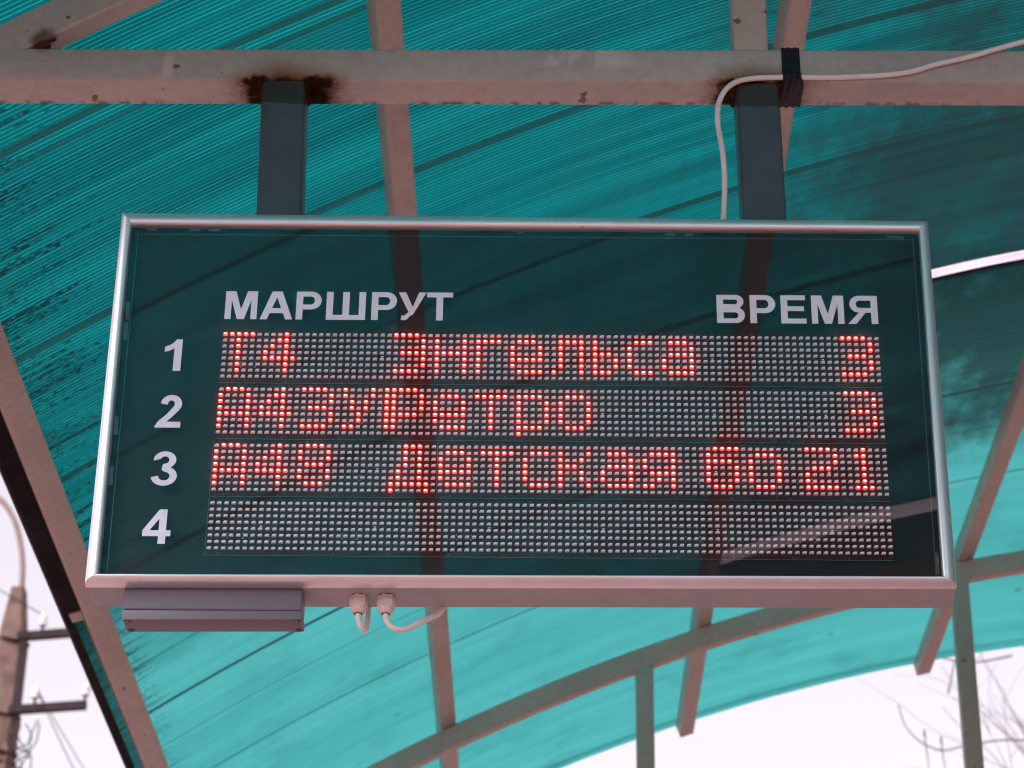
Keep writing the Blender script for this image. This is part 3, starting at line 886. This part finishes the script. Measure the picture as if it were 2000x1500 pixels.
def L_YA(x0, x1, b, t):
    yb = b + 0.0190; ry = (t - yb) / 2; cy = (t + yb) / 2; cx = x0 + 0.0033 + 0.0140
    return [[(x1, b), (x1, t)] + arcp(cx, cy, 0.0140, ry, 90, 250) + [(x0 + 0.0165, yb + 0.0005), (x0, b), (x0 + 0.0118, b), (x0 + 0.0262, yb), (x1 - SW, yb), (x1 - SW, b)],
            [(x1 - SW, t - SH_)] + arcp(cx + .001, cy, 0.0058, ry - SH_, 90, 270) + [(x1 - SW, yb + SH_)]]
B1, T1 = 0.1722, 0.2196
flat('lettering', L_M(-0.4780, -0.4309, B1, T1) + L_A(-0.4262, -0.3784, B1, T1) + L_P(-0.3737, -0.3366, B1, T1) + L_SH(-0.3293, -0.2717, B1, T1) + L_P(-0.2629, -0.2258, B1, T1) + L_U(-0.2236, -0.1828, B1, T1) + L_T(-0.1819, -0.1437, B1, T1), 'white heading МАРШРУТ')
B2, T2 = 0.1712, 0.2190
flat('lettering', L_V(0.2433, 0.2843, B2, T2) + L_P(0.2920, 0.3294, B2, T2) + L_E(0.3372, 0.3740, B2, T2) + L_M(0.3820, 0.4294, B2, T2) + L_YA(0.4347, 0.4787, B2, T2), 'white heading ВРЕМЯ')
flat('row_number', [[(-0.5359, 0.0846), (-0.5359, 0.1372), (-0.5446, 0.1372), (-0.5475, 0.1325), (-0.5520, 0.1287), (-0.5608, 0.1248), (-0.5608, 0.1160), (-0.5530, 0.1188), (-0.5470, 0.1226), (-0.5470, 0.0846)]], 'white figure 1')
def dig2(x0, x1, b, t):
    c = (x0 + x1) / 2
    out = [(x0, b), (x1, b), (x1, b + 0.0094), (x0 + 0.0165, b + 0.0094), (x0 + 0.0238, b + 0.0168)]
    out += arcp(x0 + 0.0218, t - 0.0148, 0.0153, 0.0148, -40, 175, 22)
    out += [(x0 + 0.0168, t - 0.0160)] + arcp(x0 + 0.0216, t - 0.0150, 0.0050, 0.0062, 175, -35, 14)
    out += [(x0 + 0.0160, b + 0.0212), (x0 + 0.0050, b + 0.0105), (x0 + 0.0014, b + 0.0045)]
    return [out]
flat('row_number', dig2(-0.5660, -0.5291, -0.0080, 0.0450), 'white figure 2')
def dig3(x0, x1, b, t):
    # outer contour clockwise from the top left terminal
    m = (b + t) / 2 + 0.0012
    out = [(x0 + 0.0018, t - 0.0148)] + arcp(x0 + 0.0178, t - 0.0136, 0.0160, 0.0136, 172, -58, 22)
    out += arcp(x0 + 0.0180, b + 0.0152, 0.0184, 0.0152, 52, -172, 24)
    out += [(x0 + 0.0100, b + 0.0158)] + arcp(x0 + 0.0182, b + 0.0150, 0.0080, 0.0068, -172, 88, 18)
    out += [(x0 + 0.0140, m - 0.0032), (x0 + 0.0152, m + 0.0048)]
    out += arcp(x0 + 0.0178, t - 0.0138, 0.0062, 0.0058, -90, 160, 16)
    return [out]
flat('row_number', dig3(-0.5640, -0.5276, -0.1006, -0.0462), 'white figure 3')
flat('row_number', [[(-0.5690, -0.1700), (-0.5470, -0.1378), (-0.5362, -0.1378), (-0.5362, -0.1702), (-0.5297, -0.1702), (-0.5297, -0.1792), (-0.5362, -0.1792), (-0.5362, -0.1908), (-0.5465, -0.1908), (-0.5465, -0.1792), (-0.5690, -0.1792)],
                    [(-0.5465, -0.1702), (-0.5594, -0.1702), (-0.5465, -0.1520)]], 'white figure 4')

# ---- the two square hanger posts welded to the shelter's chord --------------------------------
for (xa, xb, xc, xd, lab) in ((-0.4525, -0.3835, -0.4455, -0.3765, 'left dark grey hanger post'), (0.2860, 0.3535, 0.2895, 0.3555, 'right dark grey hanger post beside the cable')):
    b2 = bmesh.new()
    quadbox(b2, [(xc, 0.0155, 0.350 + H), (xd, 0.0155, 0.350 + H), (xd, 0.0735, 0.350 + H), (xc, 0.0735, 0.350 + H),
                 (xa, 0.0155, 0.6145 + H), (xb, 0.0155, 0.6145 + H), (xb, 0.0735, 0.6145 + H), (xa, 0.0735, 0.6145 + H)])
    bmesh.ops.bevel(b2, geom=[e for e in b2.edges if abs(e.verts[0].co.z - e.verts[1].co.z) > .1], offset=0.006, segments=4, profile=0.5, affect='EDGES')
    p_ = obj('hanger_post', b2, M['hanger'], board, lab, 0.7)
    bm = bmesh.new()                         # rough weld bead round its top
    for (p, q) in (((xa - .001, .0155), (xa - .001, .0735)), ((xb + .001, .0155), (xb + .001, .0735)), ((xa, .0745), (xb, .0745))):
        pts = [(p[0] + (q[0] - p[0]) * i / 14 + random.uniform(-.0012, .0012), p[1] + (q[1] - p[1]) * i / 14, 0.6125 + H + random.uniform(-.0015, .0012)) for i in range(15)]
        tube(bm, pts, 0.0042, 7)
    obj('weld_bead', bm, M['scorch'], p_, None, 3.2)

# ---- cable glands -----------------------------------------------------------------------------
for gx in (-0.2655, -0.2270):
    zb = -0.2482
    bm = bmesh.new()
    c = (gx, 0.038, zb + H)
    lathe(bm, c, [(0.0112, 0.001), (0.0112, -0.0014)], 18, 1)  # dark ring stands in for the shadow in the gap above the nut
    lathe(bm, c, [(0.0126, -0.0012), (0.0126, -0.0058)], 6)
    lathe(bm, c, [(0.0100, -0.0050), (0.0100, -0.0064)], 16)
    lathe(bm, c, [(0.0128, -0.0064), (0.0130, -0.0160), (0.0124, -0.0180)], 6)
    lathe(bm, c, [(0.0112, -0.0178), (0.0112, -0.0200), (0.0102, -0.0242), (0.0082, -0.0268), (0.0060, -0.0272)], 20)
    lathe(bm, c, [(0.0059, -0.0268), (0.0059, -0.0274)], 16, 1)
    obj('cable_gland', bm, [M['gland'], M['dark']], board, None, 0.45)

# ================================================================== LOOSE THINGS ON AND ROUND THE BOARD
jb = thing('junction_box', 'grey plastic junction box with screwed lid under the departure board', 'junction box', (-0.465, 0.035, H - 0.30))
bm = bmesh.new()
box(bm, -0.5895, -0.3415, 0.0105, 0.0540, -0.2832, -0.2490, bev=0.0035, seg=3)
obj('box_body', bm, M['greybox'], jb, None, 0.6)
bm = bmesh.new()
b2 = bmesh.new()
quadbox(b2, [(-0.5885, 0.0102, -0.2990 + H), (-0.3405, 0.0102, -0.2965 + H), (-0.3405, 0.0545, -0.2965 + H), (-0.5885, 0.0545, -0.2990 + H),
             (-0.5900, 0.0100, -0.2838 + H), (-0.3410, 0.0100, -0.2834 + H), (-0.3410, 0.0545, -0.2834 + H), (-0.5900, 0.0545, -0.2838 + H)])
bmesh.ops.bevel(b2, geom=b2.edges[:], offset=0.0018, segments=2, profile=0.5, affect='EDGES')
merge(bm, b2)
obj('box_lid', bm, M['greybox'], jb, None, 0.6)
for sx, sy, sz in ((-0.5815, 0.0165, -0.2989), (-0.3480, 0.0165, -0.2966), (-0.5815, 0.0480, -0.2989), (-0.3480, 0.0480, -0.2966)):
    bm = bmesh.new()
    lathe(bm, (sx, sy, sz + H), [(0.0046, 0.0004), (0.0046, -0.0002), (0.0040, -0.0004)], 14, 1)
    lathe(bm, (sx, sy, sz + H), [(0.0034, 0.0), (0.0034, -0.0012), (0.0024, -0.0018)], 14, 0)
    box(bm, sx - .0026, sx + .0026, sy - .0004, sy + .0004, sz - 0.0021, sz - 0.0014, 1)
    obj('screw', bm, [M['screw'], M['dark']], jb)

def cable(name, label, pts, r=0.0042, mat='cable'):
    bm = bmesh.new()
    tube(bm, spline([(p[0], p[1], p[2] + H) for p in pts], 8), r, 12)
    o = obj(name, bm, M[mat], None, None, 3.2)
    o["label"] = label; o["category"] = "cable"
    return o
cable('cable', 'long white cable running along the top steel beam and down beside the right hanger post',
      [(1.30, 0.006, 0.800), (1.02, 0.006, 0.752), (0.7878, 0.007, 0.7045), (0.7387, 0.008, 0.6923), (0.6976, 0.0085, 0.6792), (0.6484, 0.009, 0.6621), (0.5997, 0.0095, 0.649), (0.5428, 0.0098, 0.6311),
       (0.447, 0.0098, 0.6231), (0.3596, 0.0098, 0.6225), (0.3038, 0.0085, 0.6177), (0.2755, 0.006, 0.603), (0.2589, 0.006, 0.5739), (0.2554, 0.008, 0.5356), (0.2616, 0.010, 0.4789), (0.2631, 0.014, 0.4229), (0.2590, 0.022, 0.352), (0.2590, 0.026, 0.346)], 0.0043)
cable('cable', 'short grey-white cable stub bent up behind the left gland under the board',
      [(-0.2655, 0.038, -0.2740), (-0.2640, 0.038, -0.2850), (-0.2605, 0.041, -0.2935), (-0.2570, 0.050, -0.2945), (-0.2555, 0.062, -0.288), (-0.2550, 0.072, -0.2700), (-0.2550, 0.0795, -0.2400), (-0.2550, 0.0795, -0.180)], 0.0042)
cable('cable', 'looped grey-white cable from the right gland rising behind the board',
      [(-0.2270, 0.038, -0.2740), (-0.2250, 0.038, -0.2850), (-0.2185, 0.039, -0.2935), (-0.2085, 0.040, -0.2975), (-0.1960, 0.043, -0.2945), (-0.1800, 0.050, -0.2825), (-0.1660, 0.062, -0.2700), (-0.1560, 0.074, -0.2590), (-0.1480, 0.0800, -0.240), (-0.1450, 0.0800, -0.180)], 0.0042)

# black insulating tape wound round the chord and the cable
bm = bmesh.new()
ring = [(0.0048, 0.6190), (0.0048, 0.6275), (0.0136, 0.6360), (0.0136, 0.6822), (0.0822, 0.6822), (0.0822, 0.6170), (0.0805, 0.6160), (0.0440, 0.6156), (0.0170, 0.6156), (0.0100, 0.6162)]
cols = []
NX = 10
for i in range(NX + 1):
    t = i / NX
    loop = []
    for (y, z) in ring:
        x0, x1 = 0.3588, 0.3872
        low = 1.0 if z < 0.62 and y > 0.012 else 0.0
        x1 += 0.0045 * low
        yy = y + (0.0012 * math.sin(t * 17 + z * 900) if 0 < i < NX else 0)
        zz = z + 0.0010 * (math.sin(t * 21 + y * 500)) * low
        loop.append(bm.verts.new((x0 + (x1 - x0) * t, yy, zz + H)))
    cols.append(loop)
for a, b in zip(cols, cols[1:]):
    for k in range(len(ring)):
        bm.faces.new((a[k], a[(k + 1) % len(ring)], b[(k + 1) % len(ring)], b[k]))
bm.faces.new(cols[0]); bm.faces.new(cols[-1][::-1])
o = obj('tape_wrap', bm, M['tape'])
o["label"] = 'black insulating tape binding the white cable to the steel beam'; o["category"] = 'tape'

# ================================================================== UTILITY POLE
PX, PY = -4.673, 17.0
pole = thing('utility_pole', 'weathered concrete utility pole with curved lamp arm and iron crossarms', 'utility pole', (PX, PY, 0))
bm = bmesh.new()
def sq(bm, lv):
    loops = []
    for (z, hw, hd) in lv:
        loops.append([bm.verts.new((PX + sx * hw + ox * hw * .3, PY + sy * hd + oy * hd * .3, z + H)) for sx, sy, ox, oy in ((-.7, -1, 0, 0), (.7, -1, 0, 0), (1, -.7, 0, 0), (1, .7, 0, 0), (.7, 1, 0, 0), (-.7, 1, 0, 0), (-1, .7, 0, 0), (-1, -.7, 0, 0))])
    for a, b in zip(loops, loops[1:]):
        for k in range(8): bm.faces.new((a[k], a[(k + 1) % 8], b[(k + 1) % 8], b[k]))
    bm.faces.new(loops[0][::-1]); bm.faces.new(loops[-1])
sq(bm, [(-H, 0.17, 0.17), (5.5, 0.125, 0.125), (6.72, 0.122, 0.12), (7.238, 0.060, 0.08)])
obj('shaft', bm, M['concrete'], pole, None, 0.3)
bm = bmesh.new()
tube(bm, spline([(PX + 0.02, PY, 7.15 + H), (PX + .02, PY, 7.25 + H), (-4.672, PY, 7.499 + H), (-4.728, PY, 7.753 + H), (-4.81, PY, 7.957 + H), (-4.947, PY, 8.136 + H), (-5.25, PY, 8.33 + H), (-5.7, PY, 8.42 + H)], 8), 0.026, 10)
arm = obj('lamp_arm', bm, M['lamp_pipe'], pole, None, 3.2)
bm = bmesh.new()
b2 = bmesh.new(); bmesh.ops.create_uvsphere(b2, u_segments=16, v_segments=10, radius=0.5)
bmesh.ops.scale(b2, vec=(0.72, 0.26, 0.17), verts=b2.verts[:]); bmesh.ops.translate(b2, vec=(-6.0, PY, 8.40 + H), verts=b2.verts[:]); merge(bm, b2)
obj('lamp_head', bm, M['lamp_pipe'], arm, None, 3.2)
def crossarm(za, zb, x1):
    b2 = bmesh.new()
    w = 0.035
    x0 = -4.60
    quadbox(b2, [(x0, PY - .20, za - w + H), (x1, PY - .20, zb - w + H), (x1, PY - .13, zb - w + H), (x0, PY - .13, za - w + H), (x0, PY - .20, za + w + H), (x1, PY - .20, zb + w + H), (x1, PY - .13, zb + w + H), (x0, PY - .13, za + w + H)])
    return obj('crossarm', b2, M['ironwork'], pole)
up = crossarm(6.715, 6.80, -3.70); lo = crossarm(6.030, 6.085, -3.935)
bm = bmesh.new(); box(bm, -4.575, -4.515, PY - .19, PY - .14, 6.0, 6.75); obj('crossarm_upright', bm, M['ironwork'], pole)
def insulator(x, z, par):
    bm = bmesh.new()
    c = (x, PY - .165, z + H)
    lathe(bm, c, [(0.012, -0.02), (0.012, 0.07)], 8, 1)
    lathe(bm, c, [(0.018, 0.055), (0.036, 0.060), (0.038, 0.075), (0.028, 0.085), (0.034, 0.100), (0.034, 0.135), (0.026, 0.160), (0.010, 0.170)], 14, 0)
    obj('insulator', bm, [M['porcelain'], M['ironwork']], par, None, 0.6)
insulator(-4.390, 6.765, up); insulator(-3.85, 6.815, up)
insulator(-4.386, 6.085, lo); insulator(-3.952, 6.115, lo)
for z, hh in ((6.71, .035), (6.02, .03), (5.68, .045), (5.60, .02)):
    bm = bmesh.new()
    tube(bm, [(PX + .135 * math.cos(t), PY + .135 * math.sin(t), z + H + .02 * math.sin(t * 2)) for t in [2 * math.pi * k / 24 for k in range(25)]], hh * .5, 6)
    obj('clamp_band', bm, M['ironwork'], pole, None, 3.2)
bm = bmesh.new()                                # twisted service leads hanging under the lower arm
random.seed(3)
for k in range(6):
    p0 = (PX + 0.12 + random.uniform(0, .25), PY - .17, 6.0 - random.uniform(0, .1))
    pts = [p0]
    for q in range(5):
        pts.append((PX + random.uniform(.08, .34), PY - .17 + random.uniform(-.06, .06), p0[2] - 0.12 * (q + 1) + random.uniform(-.06, .06)))
    tube(bm, spline([(a, b, c + H) for a, b, c in pts], 5), 0.006, 5)
obj('service_leads', bm, M['ironwork'], pole, None, 3.2)

def wire(label, p, q, sag=0.25, r=0.005):
    bm = bmesh.new()
    p = Vector(p); q = Vector(q)
    pts = [p.lerp(q, t / 24) - Vector((0, 0, sag * 4 * (t / 24) * (1 - t / 24))) + Vector((0, 0, H)) for t in range(25)]
    tube(bm, pts, r, 5)
    o = obj('overhead_wire', bm, M['ironwork'], None, None, 3.2)
    o["label"] = label; o["category"] = 'wire'; o["group"] = 'overhead wires at the pole'
wire('thin overhead wire leaving the insulator on the upper crossarm up to the left', (-4.390, PY - .165, 6.92), (-14.5, 10.0, 12.6), 0.5)
wire('thin overhead wire leaving the inner insulator on the lower crossarm up past the pole', (-4.386, PY - .165, 6.24), (-5.2, 30, 8.6), 0.1)
wire('thin overhead wire sloping down from the inner insulator to the right', (-4.386, PY - .165, 6.24), (-2.6, 16.0, 3.4), 0.15)
wire('thin overhead wire from the insulator at the tip of the lower crossarm', (-3.952, PY - .165, 6.27), (6.0, 40, 7.0), 0.6)

# ================================================================== BARE TREE
random.seed(21)
tree = thing('bare_tree', 'leafless tree with thin spreading twigs against the white sky', 'tree', (4.6, 12.6, 0))
bm = bmesh.new()
tube(bm, spline([(4.6, 12.6, 0), (4.58, 12.6, 2.2), (4.5, 12.55, 4.2), (4.52, 12.6, 6.6)], 6), 0.16, 10, 0, True, 0.08)
obj('trunk', bm, M['bark'], tree, None, 3.2)
bm = bmesh.new()
def twig(p, d, ln, r, depth):
    pts = [Vector(p)]
    dd = Vector(d).normalized()
    n = 6
    for i in range(n):
        dd = (dd + Vector((random.uniform(-.22, .22), random.uniform(-.22, .22), random.uniform(-.12, .24)))).normalized()
        pts.append(pts[-1] + dd * ln / n)
    tube(bm, pts, r, 5, 0, False, r * 0.45)
    if depth > 0:
        for k in range(random.randint(2, 4)):
            i = random.randint(1, n)
            sd = (dd + Vector((random.uniform(-.9, .9), random.uniform(-.9, .9), random.uniform(-.5, .9)))).normalized()
            twig(pts[i], sd, ln * random.uniform(.45, .72), r * 0.55, depth - 1)
for (p, d, ln, r) in (((4.5, 12.6, 5.9), (-1, -.05, .55), 1.7, .030), ((4.5, 12.6, 6.2), (-1, -.1, .9), 1.8, .030), ((4.52, 12.6, 6.5), (-.6, .1, 1), 2.0, .034), ((4.52, 12.6, 6.5), (.6, .2, 1), 2.2, .034), ((4.5, 12.55, 6.0), (-1, .1, .30), 1.6, .026), ((4.5, 12.6, 6.3), (-1, .3, .75), 1.7, .026), ((4.52, 12.6, 6.2), (1, -.2, .6), 2.0, .03), ((4.5, 12.6, 6.4), (-.9, -.2, 1.4), 1.9, .026), ((4.5, 12.6, 5.5), (-1, 0, .7), 1.6, .024)):
    twig(p, d, ln, r * 0.33, 3)
# long drooping twig that curls into the clear sky
def hang(pts, r): tube(bm, spline([(a, b, c + H) for a, b, c in pts], 6), r, 5, 0, False, r * .5)
hang([(3.30, 12, 4.02), (2.99, 12, 4.03), (2.727, 12, 3.983), (2.592, 12, 3.957), (2.463, 12, 4.008), (2.371, 12, 4.113), (2.338, 12, 4.226), (2.33, 12, 4.27)], 0.007)
for (x, z) in ((2.487, 4.0), (2.592, 3.957)):
    hang([(x, 12, z), (x + .004, 12, z + .05), (x, 12, z + .085)], 0.006)
    hang([(x, 12, z + .05), (x, 12, z + .10)], 0.010)
    hang([(x, 12, z), (x + .01, 12, z - .12), (x + .005, 12, z - .3)], 0.005)
hang([(3.1, 12, 4.62), (2.85, 12, 4.57), (2.62, 12, 4.60)], 0.008)
hang([(2.66, 12, 4.35), (2.70, 12, 4.50), (2.72, 12, 4.58)], 0.007)
obj('crown', bm, M['bark'], tree, None, 3.2)
